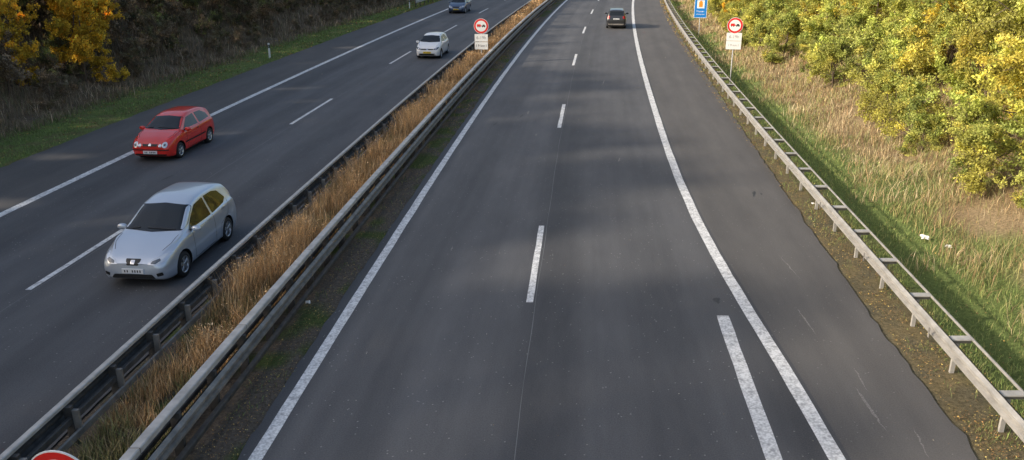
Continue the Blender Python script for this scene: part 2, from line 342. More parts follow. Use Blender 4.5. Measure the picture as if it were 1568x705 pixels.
for y in (72,76,80,88,101,112): put('autumn_tree',TY[0],13.4+rg.uniform(-.5,.5),y,rg.uniform(.5,.8),rg)
for y in np.arange(19,120,2.4): put('roadside_bush',BR[rg.randint(2)],14.0+rg.uniform(-.8,.7)-.7*float(sm(35,60,y)),y+rg.uniform(-1,1),rg.uniform(.55,1.15),rg)
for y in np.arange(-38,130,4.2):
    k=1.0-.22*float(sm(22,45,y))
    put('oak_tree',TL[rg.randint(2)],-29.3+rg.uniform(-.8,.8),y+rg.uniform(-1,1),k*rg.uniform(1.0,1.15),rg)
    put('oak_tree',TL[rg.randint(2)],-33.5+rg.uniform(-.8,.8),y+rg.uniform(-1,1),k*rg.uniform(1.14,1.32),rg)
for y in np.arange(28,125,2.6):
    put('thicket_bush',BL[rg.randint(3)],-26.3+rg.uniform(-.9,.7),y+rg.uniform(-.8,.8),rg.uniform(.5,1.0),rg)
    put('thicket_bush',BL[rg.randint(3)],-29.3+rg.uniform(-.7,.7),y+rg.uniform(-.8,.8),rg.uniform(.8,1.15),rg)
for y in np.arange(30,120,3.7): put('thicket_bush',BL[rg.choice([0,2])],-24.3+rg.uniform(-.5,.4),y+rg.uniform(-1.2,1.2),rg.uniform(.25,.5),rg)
for o_,y,s in ((-25.2,43.5,.72),(-26.6,46.5,.85),(-26.3,39.5,.7)): put('yellow_maple_tree',TY[0],o_,y,s,rg)

# ---------------------------------------------------------------- grasses
def field(n,o0,o1,y0,y1,h0,h1,w,cols,lean=.5,dens=None,lod=24.,jit=.25,tip=1.2,hs=None):
    off,Y=scatter(n,o0,o1,y0,y1,dens); n=len(off)
    b=np.stack([C(Y)+off,Y,gz(off,Y)-.02],1); h=R.uniform(h0,h1,n)
    if hs is not None: h=h*hs(off,Y)
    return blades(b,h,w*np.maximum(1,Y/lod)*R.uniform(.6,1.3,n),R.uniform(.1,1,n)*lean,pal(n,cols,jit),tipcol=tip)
dryc=[(.60,.38,.19),(.48,.30,.14),(.66,.47,.27),(.36,.22,.10),(.60,.37,.16)]
tan=[(.47,.38,.22),(.40,.31,.18),(.54,.44,.28),(.34,.26,.14),(.44,.30,.16)]
grn=[(.20,.27,.08),(.24,.31,.09),(.17,.22,.07),(.34,.33,.13)]
dkg=[(.10,.13,.05),(.13,.15,.06),(.18,.15,.08)]
def clump(s,seed,lo=.35,hi=.65,mn=.1): return lambda o,y: mn+(1-mn)*sm(lo,hi,vnoise(o,y,s,seed))
hsf=lambda o,y: (.32+.95*vnoise(o,y,.9,31))*(.45+.55*sm(12,18,y))*(1+.15*sm(22,42,y))*(1-.3*np.abs(o+6.1)/.9)
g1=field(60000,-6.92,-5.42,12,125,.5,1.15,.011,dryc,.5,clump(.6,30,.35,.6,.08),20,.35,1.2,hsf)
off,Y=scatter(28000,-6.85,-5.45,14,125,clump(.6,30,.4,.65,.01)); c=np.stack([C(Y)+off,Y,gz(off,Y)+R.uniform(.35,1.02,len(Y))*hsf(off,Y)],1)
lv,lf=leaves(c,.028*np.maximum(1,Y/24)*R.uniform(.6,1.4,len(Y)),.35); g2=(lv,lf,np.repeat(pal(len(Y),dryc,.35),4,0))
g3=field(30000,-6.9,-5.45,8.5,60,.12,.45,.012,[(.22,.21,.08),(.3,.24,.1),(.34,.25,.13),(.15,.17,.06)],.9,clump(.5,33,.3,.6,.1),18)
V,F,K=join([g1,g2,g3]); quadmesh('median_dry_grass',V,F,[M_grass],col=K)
V,F,K=join([field(70000,8.6,13.6,9,115,.05,.22,.010,grn,.9,lambda o,y:(.25+.75*sm(.25,.6,vnoise(o,y,.9,40)))*(1-sm(-.7,.7,o-vedge(y)+(vnoise(o,y,2.5,12)-.5)*2.8)),20),
            field(11000,7.8,8.8,9,115,.04,.16,.011,grn+dkg,.9,clump(.5,41,.4,.7,.05),20)]); quadmesh('verge_grass',V,F,[M_grass],col=K)
dn=lambda o,y:sm(-1.2,.9,o-vedge(y)+(vnoise(o,y,1.8,50)-.5)*4)*(.2+.8*sm(.2,.7,vnoise(o,y,.7,51)))
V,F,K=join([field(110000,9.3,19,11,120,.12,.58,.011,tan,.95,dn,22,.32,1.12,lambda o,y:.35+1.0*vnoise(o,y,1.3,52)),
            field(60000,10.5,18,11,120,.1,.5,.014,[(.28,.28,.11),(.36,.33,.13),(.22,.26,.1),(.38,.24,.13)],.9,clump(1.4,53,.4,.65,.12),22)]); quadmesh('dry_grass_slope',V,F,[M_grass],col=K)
V,F,K=join([field(40000,-23.4,-19.85,24,125,.05,.2,.011,[(.17,.25,.06),(.21,.29,.08),(.14,.19,.06)],.9,clump(1.1,60,.2,.55,.25),26),
            field(50000,-31,-22.4,24,125,.2,.75,.013,[(.30,.22,.15),(.22,.16,.11),(.38,.29,.20),(.14,.14,.07)],.7,clump(.9,61,.3,.6,.2),26,.35)]); quadmesh('embankment_grass',V,F,[M_grass],col=K)
V,F,K=field(3500,-4.98,-4.3,9,60,.03,.13,.012,dkg+grn[:1],.9,clump(.6,70,.45,.7,.03),20); quadmesh('verge_weeds',V,F,[M_grass],col=K)
lp=[(.42,.28,.09),(.32,.18,.07),(.22,.13,.06),(.46,.36,.12),(.18,.11,.06)]
P=[]
def litter(n,o0,o1,y0,y1,s,dens=None,cols=lp,onroad=False,fl=.7):
    off,Y=scatter(n,o0,o1,y0,y1,dens); z=(.012 if onroad else gz(off,Y)+.03*R.rand(len(Y))+.02)
    c=np.stack([C(Y)+off,Y,z+0*Y],1); v,f=leaves(c,s*np.maximum(1,Y/28)*R.uniform(.5,1.3,len(Y)),.6,fl); P.append((v,f,np.repeat(pal(len(Y),cols,.3),4,0)))
litter(16000,7.66,9.0,9,110,.017,clump(.5,80,.2,.6,.2)); litter(6000,8.6,13,9,90,.022,clump(.9,81)); litter(7000,-24,-19.8,24,110,.03,clump(.9,82)); litter(5000,-5.0,-4.3,9,60,.014)
litter(320,-4,8,10,70,.011,None,[(.4,.36,.26),(.5,.45,.35),(.25,.16,.08)],True,.85); litter(120,-19,-8,16,80,.018,None,[(.35,.3,.2),(.25,.15,.06)],True,.85)
V,F,K=join(P); quadmesh('fallen_leaves',V,F,[M_litter],col=K)

# ---------------------------------------------------------------- generic pieces
def mesh_obj(name,V,F,mat,parent=None,smooth=False,mats=None,midx=None):
    me=bpy.data.meshes.new(name); me.from_pydata([tuple(v) for v in V],[],[tuple(f) for f in F])
    for m in (mats or [mat]): me.materials.append(m)
    if midx is not None: me.polygons.foreach_set('material_index',midx)
    me.polygons.foreach_set('use_smooth',[smooth]*len(me.polygons)); me.update()
    o=bpy.data.objects.new(name,me); scene.collection.objects.link(o)
    if parent: o.parent=parent
    return o
def empty(name,loc,rotz=0):
    o=bpy.data.objects.new(name,None); scene.collection.objects.link(o); o.location=loc; o.rotation_euler=(0,0,rotz); o.empty_display_size=.2; return o
def mono(xs,ys,x):
    xs=np.array(xs,float);ys=np.array(ys,float); h=np.diff(xs); d=np.diff(ys)/h; m=np.zeros(len(xs)); m[0]=d[0];m[-1]=d[-1]
    for i in range(1,len(xs)-1): m[i]=0 if d[i-1]*d[i]<=0 else 2*d[i-1]*d[i]/(d[i-1]+d[i])
    i=np.clip(np.searchsorted(xs,x)-1,0,len(h)-1); t=(x-xs[i])/h[i]
    return (2*t**3-3*t**2+1)*ys[i]+(t**3-2*t**2+t)*h[i]*m[i]+(-2*t**3+3*t**2)*ys[i+1]+(t**3-t**2)*h[i]*m[i+1]
def crom(P,k):
    P=np.array(P,float); Q=np.vstack([P[0],P,P[-1]]); out=[]
    for i in range(1,len(Q)-2):
        a,b,c,d=Q[i-1],Q[i],Q[i+1],Q[i+2]
        for j in range(k):
            t=j/k; out.append(.5*((2*b)+(-a+c)*t+(2*a-5*b+4*c-d)*t*t+(-a+3*b-3*c+d)*t**3))
    out.append(P[-1]); return np.array(out)
M_glass=simple('car_glass',(.012,.015,.017),.05,0,spec=.5); M_black=simple('black_plastic',(.012,.012,.013),.45)
M_tyre=simple('tyre_rubber',(.015,.015,.015),.8); M_rim=simple('alloy_rim',(.45,.46,.48),.3,.8); M_chrome=simple('chrome',(.6,.6,.62),.15,1)
M_lamp=simple('headlamp_lens',(.62,.65,.7),.08,.3,coat=1); M_lampd=simple('headlamp_inner',(.12,.13,.14),.15,.5,coat=1); M_red=simple('tail_lamp',(.42,.012,.01),.2,coat=1)
M_plw=simple('plate_white',(.75,.75,.75),.5); M_ply=simple('plate_yellow',(.8,.55,.03),.5); M_seam=simple('panel_gap',(.01,.01,.01),.7)
def revolve(prof,n=28):
    V=[];F=[];m=len(prof)
    for i in range(n):
        a=2*math.pi*i/n
        for y,r in prof: V.append((r*math.cos(a),y,r*math.sin(a)))
    for i in range(n):
        for j in range(m-1): F.append((i*m+j,i*m+j+1,((i+1)%n)*m+j+1,((i+1)%n)*m+j))
    return V,F
def wheel(parent,name,x,y,r,side,rimmat=None):
    rr=r*.66
    V,F=revolve([(-.1,rr),(-.1,r*.93),(-.07,r),(.07,r),(.1,r*.93),(.1,rr)]); mid=[0]*len(F)
    def add(v,f,mi):
        b=len(V); V.extend(v); F.extend([tuple(q+b for q in g) for g in f]); mid.extend([mi]*len(f))
    v,f=revolve([(.1,rr),(.095,rr*.9),(.03,rr*.86),(-.05,rr*.86)]); add(v,f,1)
    v,f=revolve([(.02,rr*.9),(.02,.001)]); add(v,f,2)
    v,f=revolve([(.03,rr*.26),(.085,rr*.22),(.09,.001)],16); add(v,f,1)
    for k in range(5):
        a=2*math.pi*k/5+.3
        for da in (-.13,.13):
            ca,sa=math.cos(a+da),math.sin(a+da); v=[]
            for rad,w,yy in ((rr*.15,.022,.085),(rr*.93,.026,.09)):
                for s in (-1,1):
                    for dy in (0,-.04): v.append((ca*rad-sa*w*s,yy+dy,sa*rad+ca*w*s))
            add(v,[(0,2,6,4),(1,5,7,3),(0,4,5,1),(2,3,7,6)],1)
    V=[(a,b*side,c) for a,b,c in V]
    o=mesh_obj(name,V,F,None,parent,True,[M_tyre,rimmat or M_rim,M_black],mid); o.location=(x,y,r)
def car(name,loc,rotz,S):
    root=empty(name,loc,rotz); Lc,W=S['L'],S['W']/2
    xs=lambda s:Lc/2-s*Lc
    st=np.unique(np.concatenate([[0,.003,.008,.015,.025,.04],np.linspace(.055,.95,60),[.96,.972,.983,.991,.996,1.]]))
    V=[];nn=0
    for s in st:
        w=W*float(mono([0,.006,.02,.05,.11,.3,.7,.88,.955,.985,.995,1],[.66,.76,.84,.91,.965,1,1,.975,.93,.88,.82,.74],s))
        zt=float(mono(*S['top'],s)); zb=float(mono([0,.03,.1,.9,.97,1],[.27,.2,.17,.19,.24,.34],s)); be=min(float(mono(*S['belt'],s)),zt-.02)
        wr=min(W*float(mono(*S['wr'],s)),w-.06); H=zt-be; hb=be-zb
        P=[(0,zb),(w-.18,zb),(w-.05,zb+.03),(w-.015,zb+.13),(w-.0,zb+hb*.45),(w-.005,zb+hb*.72),(w-.035,be-.03),(w-.07,be+.012),(wr+(w-.07-wr)*.42,be+H*.52),(wr+.012,be+H*.84),(wr-.05,be+H*.955),(wr*.62,zt),(0,zt+.012)]
        Q=crom(P,3); 
        ring=[(y,z) for y,z in Q]+[(-y,z) for y,z in Q[-2:0:-1]]
        for y,z in ring:
            x=xs(s); 
            k=max(0,1-s/.2); dz=max(0,z-.5); x-=k*dz*S.get('rake',.55)*min(1,dz*3)
            k=max(0,1-(1-s)/.12); x+=k*(max(0,z-.75)*S.get('rrake',.12))
            V.append((x,y,z))
        nn=len(ring)
    F=[]
    for i in range(len(st)-1):
        for j in range(nn):
            k=(j+1)%nn; F.append((i*nn+j,i*nn+k,(i+1)*nn+k,(i+1)*nn+j))
    F.append(tuple(range(nn))[::-1]); F.append(tuple((len(st)-1)*nn+j for j in range(nn)))
    body=mesh_obj('body',V,F,S['paint'],root,True)
    r=S.get('r',.31); wx=[xs(S['fw']),xs(S['rw'])]
    CV=[];CF=[]
    for x in wx:
        for sd in (1,-1):
            b=len(CV);n=32
            for yy in (W-.27,W+.2):
                for i in range(n): a=2*math.pi*i/n; CV.append((x+(r+.055)*math.cos(a),yy*sd,r+.01+(r+.055)*math.sin(a)))
            fs=[(b+i,b+(i+1)%n,b+n+(i+1)%n,b+n+i) for i in range(n)]+[tuple(b+i for i in range(n))[::-1],tuple(b+n+i for i in range(n))]
            if sd<0: fs=[f[::-1] for f in fs]
            CF+=fs
    import bmesh
    cut=mesh_obj('cut',CV,CF,M_black,root)
    for o in (body,cut):
        bm=bmesh.new(); bm.from_mesh(o.data); bmesh.ops.recalc_face_normals(bm,faces=bm.faces); bm.to_mesh(o.data); bm.free()
    body.data.materials.append(M_black)
    cut.data.materials.clear(); cut.data.materials.append(S['paint']); cut.data.materials.append(M_black); cut.data.polygons.foreach_set('material_index',[1]*len(cut.data.polygons))
    md=body.modifiers.new('b','BOOLEAN'); md.object=cut; md.operation='DIFFERENCE'; md.solver='EXACT'
    bvh0=BVHTree.FromPolygons([tuple(v.co) for v in body.data.vertices],[tuple(p.vertices) for p in body.data.polygons])
    dg=bpy.context.evaluated_depsgraph_get(); dg.update(); nm=bpy.data.meshes.new_from_object(body.evaluated_get(dg)); body.modifiers.clear(); body.data=nm
    bpy.data.objects.remove(cut)
    for p in nm.polygons: p.use_smooth=True
    try: nm.set_sharp_from_angle(angle=math.radians(40))
    except Exception as e: pass
    pl={'L':(Vector((0,1,0)),lambda a,b:Vector((a,3,b))),'R':(Vector((0,-1,0)),lambda a,b:Vector((a,-3,b))),'F':(Vector((1,0,0)),lambda a,b:Vector((4,a,b))),'B':(Vector((-1,0,0)),lambda a,b:Vector((-4,a,b))),'T':(Vector((0,0,1)),lambda a,b:Vector((a,b,4)))}
    G={}
    def emit(key,mat,v,f):
        g=G.setdefault(key,([],[],mat)); b=len(g[0]); g[0].extend(v); g[1].extend([tuple(q+b for q in h) for h in f])
    def hit(p,a,b,e):
        d,fn=pl[p]; h=bvh0.ray_cast(fn(a,b),-d); 
        if h[0] is None: return None
        n=h[1]; n=n if n.dot(d)>0 else -n
        return h[0]+n*e
    def dens(poly,st=.05,close=True):
        out=[]; n=len(poly)
        for i in range(n if close else n-1):
            a=np.array(poly[i],float);b=np.array(poly[(i+1)%n],float); k=max(1,int(np.linalg.norm(b-a)/st))
            for j in range(k): out.append(a+(b-a)*j/k)
        if not close: out.append(np.array(poly[-1],float))
        return out
    def rnd(poly,rd=.03):
        out=[];n=len(poly)
        for i in range(n):
            a,b,c=[np.array(poly[(i+k)%n],float) for k in (-1,0,1)]
            u=(a-b);u*=min(rd,np.linalg.norm(u)*.4)/np.linalg.norm(u); w_=(c-b);w_*=min(rd,np.linalg.norm(w_)*.4)/np.linalg.norm(w_)
            for t in (0,.33,.67,1): out.append((b+u)*(1-t)**2+b*2*t*(1-t)+(b+w_)*t*t)
        return out
    def patch(key,mat,p,poly,e=.004,rd=.03,K=7):
        D=dens(rnd(poly,rd) if rd else poly,.05); c=sum(D)/len(D); n=len(D); v=[];ok=[]
        for k in range(K+1):
            for q in D:
                s=c+(q-c)*(k/K); h=hit(p,s[0],s[1],e); ok.append(h is not None); v.append(h if h is not None else Vector((0,0,.5)))
        f=[]
        for k in range(K):
            for i in range(n):
                a,b,c_,d=k*n+i,k*n+(i+1)%n,(k+1)*n+(i+1)%n,(k+1)*n+i
                if ok[a] and ok[b] and ok[c_] and ok[d]:
                    f.append((a,d,c_,b) if k else (a,d,c_))
        emit(key,mat,v,f)
    def seam(p,poly,w=.012,mat=M_seam,key='panel_gaps',e=.003):
        D=dens(poly,.04,False); v=[];f=[];pr=None
        for i,q in enumerate(D):
            t=D[min(i+1,len(D)-1)]-D[max(i-1,0)]; t/=np.linalg.norm(t); nrm=np.array([-t[1],t[0]])*w/2
            a=hit(p,*(q+nrm),e);b=hit(p,*(q-nrm),e)
            if a is None or b is None: pr=None; continue
            v+=[a,b]
            if pr is not None: f.append((pr,pr+1,pr+3,pr+2))
            pr=len(v)-2
        emit(key,mat,v,f)
    mir=lambda poly:[(-a,b) for a,b in poly]
    for sd in 'LR':
        for w_ in S['side']: patch('side_windows',M_glass,sd,[(xs(s),z) for s,z in w_],.004,.035)
        for q in S.get('seams',[]): seam(sd,[(xs(s),z) for s,z in q])
        for (s,z) in S.get('handles',[]): patch('door_handles',S.get('hmat',M_black),sd,[(xs(s)-.08,z-.014),(xs(s)+.08,z-.014),(xs(s)+.08,z+.014),(xs(s)-.08,z+.014)],.02,.01,2)
        if 'strip' in S: seam(sd,[(xs(S['fw']+.1),S['strip']),(xs(S['rw']-.1),S['strip']+.01)],.05,M_black,'rubbing_strip',.012)
        seam(sd,[(xs(S['fw']+.095),.215),(xs(S['rw']-.095),.22)],.05,M_black,'sill_trim',.006)
    for sg in (1,-1):
        seam('T',[(xs(.235),sg*W*.80),(xs(.15),sg*W*.78),(xs(.09),sg*W*.66)],.012)
        seam('F',[(sg*.55,S['ws'][0][1]+.015),(sg*.1-.25,S['ws'][0][1]+.035)],.02,M_black,'wipers',.02)
    patch('windscreen',M_glass,'F',S['ws'],.005,.06,9)
    patch('rear_window',M_glass,'B',S['rwin'],.005,.05,9)
    for key,mat,p,poly,e,rd in S.get('dec',[]):
        patch(key,mat,p,poly,e,rd)
    for key,mat,p,poly,e,rd in S.get('decm',[]):
        patch(key,mat,p,poly,e,rd); patch(key,mat,p,mir(poly),e,rd)
    for key,(v,f,m) in G.items():
        if f: mesh_obj(key,v,f,m,root,True)
    k=0
    for x in wx:
        for sd in (1,-1): k+=1; wheel(root,'wheel_%d'%k,x,sd*(W-.125),r,sd,S.get('rim'))
    for sd in (1,-1):
        v=[];f=[];n=10;m_=7; cx,cy,cz=xs(S['mir'][0]),sd*(W+.07),S['mir'][1]
        for i in range(m_+1):
            ph=math.pi*i/m_
            for j in range(n):
                t=2*math.pi*j/n; px=math.copysign(abs(math.cos(t))**.7,math.cos(t))*math.sin(ph)**.7; pz=math.copysign(abs(math.sin(t))**.7,math.sin(t))*math.sin(ph)**.7
                v.append((cx+px*.07,cy-math.cos(ph)*.12,cz+pz*.075))
        for i in range(m_):
            for j in range(n): f.append((i*n+j,i*n+(j+1)%n,(i+1)*n+(j+1)%n,(i+1)*n+j))
        mesh_obj('wing_mirror_%s'%('l' if sd>0 else 'r'),v,f,S['paint'],root,True)
        v=[(cx+a,cy-sd*b,cz+c) for a in (-.03,.03) for b,c in ((.05,-.03),(.19,-.07),(.19,-.03),(.05,.01))]
        mesh_obj('mirror_arm_%s'%('l' if sd>0 else 'r'),v,[(0,1,2,3),(4,7,6,5),(0,4,5,1),(1,5,6,2),(2,6,7,3),(3,7,4,0)],M_black,root)
    mesh_obj('underbody',[(a*Lc*.44,b*(W-.3),z) for z in (.15,.3) for a,b in ((-1,-1),(1,-1),(1,1),(-1,1))],[(0,3,2,1),(4,5,6,7),(0,1,5,4),(1,2,6,5),(2,3,7,6),(3,0,4,7)],M_black,root)
    for (x,z,mat,nm_) in S['plates']:
        h=hit('F' if x>0 else 'B',0,z,.02); X0=h[0]
        sg=1 if x>0 else -1; t=.012*sg
        v=[(X0+a,b*.26,z+c*.055) for a in (-.03*sg,t) for b,c in ((-1,-1),(1,-1),(1,1),(-1,1))]
        mesh_obj(nm_,v,[(0,3,2,1),(4,5,6,7),(0,1,5,4),(1,2,6,5),(2,3,7,6),(3,0,4,7)],mat,root)
        v=[];f=[]
        for i in range(7):
            if i==2: continue
            y0=-.2+i*.062; b=len(v); v+=[(X0+t+.002*sg,y,z+c) for y,c in ((y0,-.03),(y0+.03,-.03),(y0+.03,.03),(y0,.03))]; f.append((b,b+1,b+2,b+3))
        mesh_obj('plate_characters',v,f,M_steeld,root)
    return root
def paint(name,c,metal=0,rough=.3): return simple(name,c,rough,metal,coat=.8)
def pose(off,Y,oncoming=True):
    s=slope(Y); a=math.atan2(-1,-s) if oncoming else math.atan2(1,s)
    return (float(C(Y))+off,Y,.004),a
cir=lambda a,b,ra:[(a+ra*math.cos(t),b+ra*math.sin(t)) for t in np.linspace(0,2*math.pi,19)[:-1]]
hb=dict(L=4.28,W=1.77,fw=.195,rw=.795,r=.32,rake=.6,rrake=.1,
 top=([0,.02,.06,.13,.215,.25,.30,.43,.47,.60,.80,.90,.945,.975,1],[.62,.74,.84,.935,1.005,1.03,1.14,1.46,1.525,1.60,1.57,1.49,1.30,1.07,.86]),
 belt=([0,.03,.1,.25,.5,.8,.93,1],[.58,.72,.82,.94,.97,1.03,1.04,.80]),
 wr=([0,.1,.2,.25,.46,.6,.88,.97,1],[.60,.78,.86,.84,.70,.68,.66,.76,.68]),
 side=[[(.315,1.0),(.40,1.23),(.485,1.43),(.60,1.48),(.605,1.01)],[(.625,1.015),(.62,1.48),(.735,1.47),(.80,1.40),(.85,1.16),(.80,1.07)]],
 ws=[(-.75,1.065),(0,1.04),(.75,1.065),(.615,1.475),(0,1.515),(-.615,1.475)],
 rwin=[(-.58,1.1),(.58,1.1),(.48,1.44),(-.48,1.44)],mir=(.335,1.03),handles=[(.56,.93),(.76,.97)],
 seams=[[(.335,.97),(.33,.7),(.335,.28)],[(.615,1.0),(.615,.28)],[(.335,.28),(.61,.28)],[(.855,1.08),(.81,.75),(.70,.62),(.69,.28)]])
silver=dict(hb); silver.update(paint=paint('silver_paint',(.54,.59,.66),.5,.32),plates=[(1,.45,M_plw,'number_plate_front'),(-1,.75,M_plw,'number_plate_rear')],hmat=M_rim,
 dec=[('grille',M_black,'F',[(-.19,.71),(.19,.71),(.14,.58),(-.14,.58)],.006,.03),('lower_intake',M_black,'F',[(-.46,.37),(.46,.37),(.54,.27),(-.54,.27)],.006,.03),
      ('emblem',M_chrome,'F',[(-.055,.685),(.055,.685),(.045,.61),(-.045,.61)],.015,.02)],
 decm=[('headlights',M_lamp,'F',[(.36,.60),(.5,.58),(.74,.66),(.82,.78),(.70,.79),(.45,.70)],.008,.02),('headlight_inner',M_lampd,'F',[(.44,.62),(.56,.62),(.66,.68),(.62,.72),(.46,.67)],.012,.02),
      ('fog_intake',M_black,'F',[(.56,.40),(.70,.43),(.71,.34),(.58,.32)],.006,.02),
      ('tail_lights',M_red,'B',[(.55,.98),(.70,1.02),(.72,.86),(.6,.84)],.006,.02)])
l,a=pose(-9.35,20.1); car('silver_hatchback_car',l,a,silver)
red=dict(hb); red.update(L=3.9,W=1.65,fw=.19,rw=.82,r=.295,rake=.5,rrake=.08,strip=.52,
 top=([0,.02,.06,.13,.21,.245,.30,.42,.46,.58,.80,.92,.955,.985,1],[.60,.73,.83,.90,.96,.985,1.09,1.35,1.40,1.465,1.44,1.34,1.15,.92,.75]),
 belt=([0,.03,.1,.25,.5,.8,.94,1],[.55,.70,.80,.89,.91,.93,.93,.7]),
 wr=([0,.1,.2,.25,.46,.6,.88,.97,1],[.60,.78,.86,.84,.68,.655,.63,.74,.66]),
 side=[[(.325,.96),(.395,1.14),(.465,1.31),(.615,1.35),(.625,.96)],[(.655,.96),(.645,1.35),(.78,1.33),(.87,1.17),(.89,1.0)]],
 ws=[(-.69,1.02),(0,.995),(.69,1.02),(.555,1.35),(0,1.385),(-.555,1.35)],rwin=[(-.55,.98),(.55,.98),(.46,1.3),(-.46,1.3)],mir=(.33,.98),handles=[(.58,.83)],
 seams=[[(.335,.93),(.33,.6),(.335,.27)],[(.635,.95),(.635,.6),(.615,.27)],[(.335,.27),(.615,.27)]],
 paint=paint('red_paint',(.74,.025,.015)),plates=[(1,.37,M_plw,'number_plate_front'),(-1,.6,M_plw,'number_plate_rear')],
 dec=[('grille',M_black,'F',[(-.3,.665),(.3,.665),(.26,.585),(-.26,.585)],.006,.02),('emblem',M_chrome,'F',cir(0,.625,.05),.014,0),('lower_intake',M_black,'F',[(-.6,.31),(.6,.31),(.58,.25),(-.58,.25)],.006,.02),
      ('bumper_strip',M_black,'F',[(-.68,.475),(.68,.475),(.68,.44),(-.68,.44)],.01,.01)],
 decm=[('headlights',M_lamp,'F',cir(.55,.635,.095),.008,0),('headlight_inner',M_lampd,'F',cir(.55,.635,.04),.014,0),('headlights',M_lamp,'F',cir(.385,.61,.058),.009,0),
       ('tail_lights',M_red,'B',[(.55,.9),(.68,.9),(.68,.72),(.58,.72)],.006,.02)])
l,a=pose(-14.7,31.4); car('red_hatchback_car',l,a,red)
white=dict(red); white.pop('strip'); white.update(L=3.97,W=1.68,r=.3,paint=paint('white_paint',(.82,.82,.82)),plates=[(1,.44,M_ply,'number_plate_front'),(-1,.6,M_ply,'number_plate_rear')],
 side=[[(.325,.96),(.395,1.14),(.465,1.31),(.585,1.35),(.595,.96)],[(.62,.96),(.61,1.35),(.76,1.33),(.85,1.15),(.87,1.0)]],handles=[(.53,.83),(.75,.84)],
 dec=[('grille',M_black,'F',[(-.45,.67),(.45,.67),(.42,.60),(-.42,.60)],.006,.01),('emblem',M_chrome,'F',cir(0,.63,.055),.014,0),('lower_intake',M_black,'F',[(-.52,.37),(.52,.37),(.58,.26),(-.58,.26)],.006,.02)],
 decm=[('headlights',M_lampd,'F',[(.45,.60),(.62,.60),(.74,.70),(.75,.77),(.6,.74),(.46,.68)],.008,.02),('headlight_inner',M_lamp,'F',cir(.58,.67,.045),.014,0),('tail_lights',M_red,'B',[(.5,.9),(.68,.9),(.68,.76),(.5,.76)],.006,.02)])
l,a=pose(-9.85,57.9); car('white_hatchback_car',l,a,white)
blue=dict(hb); blue.update(L=4.4,W=1.82,r=.33,paint=paint('blue_paint',(.05,.085,.16),.3),plates=[(1,.44,M_ply,'number_plate_front'),(-1,.7,M_ply,'number_plate_rear')],dec=silver['dec'][1:2]+[('grille',M_black,'F',[(-.42,.69),(.42,.69),(.38,.58),(-.38,.58)],.006,.02)],decm=silver['decm'])
l,a=pose(-14.15,91.5); car('blue_hatchback_car',l,a,blue)
suv=dict(hb); suv.update(L=4.2,W=1.79,r=.34,rake=.4,rrake=.05,fw=.19,rw=.8,
 top=([0,.03,.09,.2,.26,.35,.43,.56,.78,.93,.97,.99,1],[.66,.84,.96,1.04,1.08,1.34,1.56,1.635,1.62,1.57,1.3,1.0,.8]),
 belt=([0,.03,.1,.25,.5,.8,.95,1],[.6,.76,.88,.98,1.02,1.06,1.06,.76]),
 wr=([0,.1,.2,.27,.46,.6,.9,.97,1],[.55,.74,.82,.8,.69,.68,.67,.74,.66]),
 side=[[(.33,1.07),(.39,1.25),(.46,1.47),(.60,1.5),(.605,1.08)],[(.625,1.08),(.62,1.5),(.76,1.48),(.86,1.4),(.89,1.15)]],
 ws=[(-.66,1.1),(0,1.09),(.66,1.1),(.56,1.5),(0,1.53),(-.56,1.5)],rwin=[(-.6,1.14),(.6,1.14),(.53,1.47),(-.53,1.47)],mir=(.33,1.1),
 paint=paint('black_paint',(.022,.022,.024)),plates=[(1,.42,M_plw,'number_plate_front'),(-1,.86,M_plw,'number_plate_rear')],
 dec=[('rear_bumper_trim',M_steelm,'B',[(-.7,.46),(.7,.46),(.65,.34),(-.65,.34)],.006,.03)],
 decm=[('tail_lights',M_red,'B',[(.55,1.1),(.74,1.1),(.77,.88),(.57,.88)],.008,.02),('headlights',M_lamp,'F',[(.45,.66),(.7,.7),(.76,.8),(.5,.76)],.008,.02)])
l,a=pose(2.75,76.6,False); car('black_suv_car',l,a,suv)

# ---------------------------------------------------------------- signs
M_sw=simple('sign_white',(.82,.82,.8),.4); M_sr=simple('sign_red',(.7,.025,.02),.4); M_sb=simple('sign_blue',(.01,.2,.62),.4); M_sk=simple('sign_black',(.02,.02,.02),.5); M_so=simple('sign_orange',(.75,.28,.03),.4); M_pole=simple('pole_steel',(.33,.33,.33),.5,.4); M_sg=simple('sign_grey',(.3,.3,.3),.5)
def disc(nm,r,y,z,mat,par,th=.0):
    n=40; v=[(r*math.cos(2*math.pi*i/n),y,z+r*math.sin(2*math.pi*i/n)) for i in range(n)]; f=[tuple(range(n))]
    if th:
        v+=[(a,y+th,c) for a,_,c in v]; f+= [tuple(range(n,2*n))[::-1]]+[(i,n+i,n+(i+1)%n,(i+1)%n) for i in range(n)]
    return mesh_obj(nm,v,f,mat,par)
def rect(nm,x0,x1,z0,z1,y,mat,par,th=0.):
    v=[(x0,y,z0),(x1,y,z0),(x1,y,z1),(x0,y,z1)]; f=[(0,1,2,3)]
    if th: v+=[(a,y+th,c) for a,_,c in v]; f+=[(7,6,5,4),(0,4,5,1),(1,5,6,2),(2,6,7,3),(3,7,4,0)]
    return mesh_obj(nm,v,f,mat,par)
def pole(par,h,r=.035,x=0,nm='pole',y=.05):
    n=12; v=[(x+r*math.cos(2*math.pi*i/n),y+r*math.sin(2*math.pi*i/n),z) for z in (-.3,h) for i in range(n)]
    mesh_obj(nm,v,[(i,(i+1)%n,n+(i+1)%n,n+i) for i in range(n)]+[tuple(range(n,2*n))],M_pole,par,True)
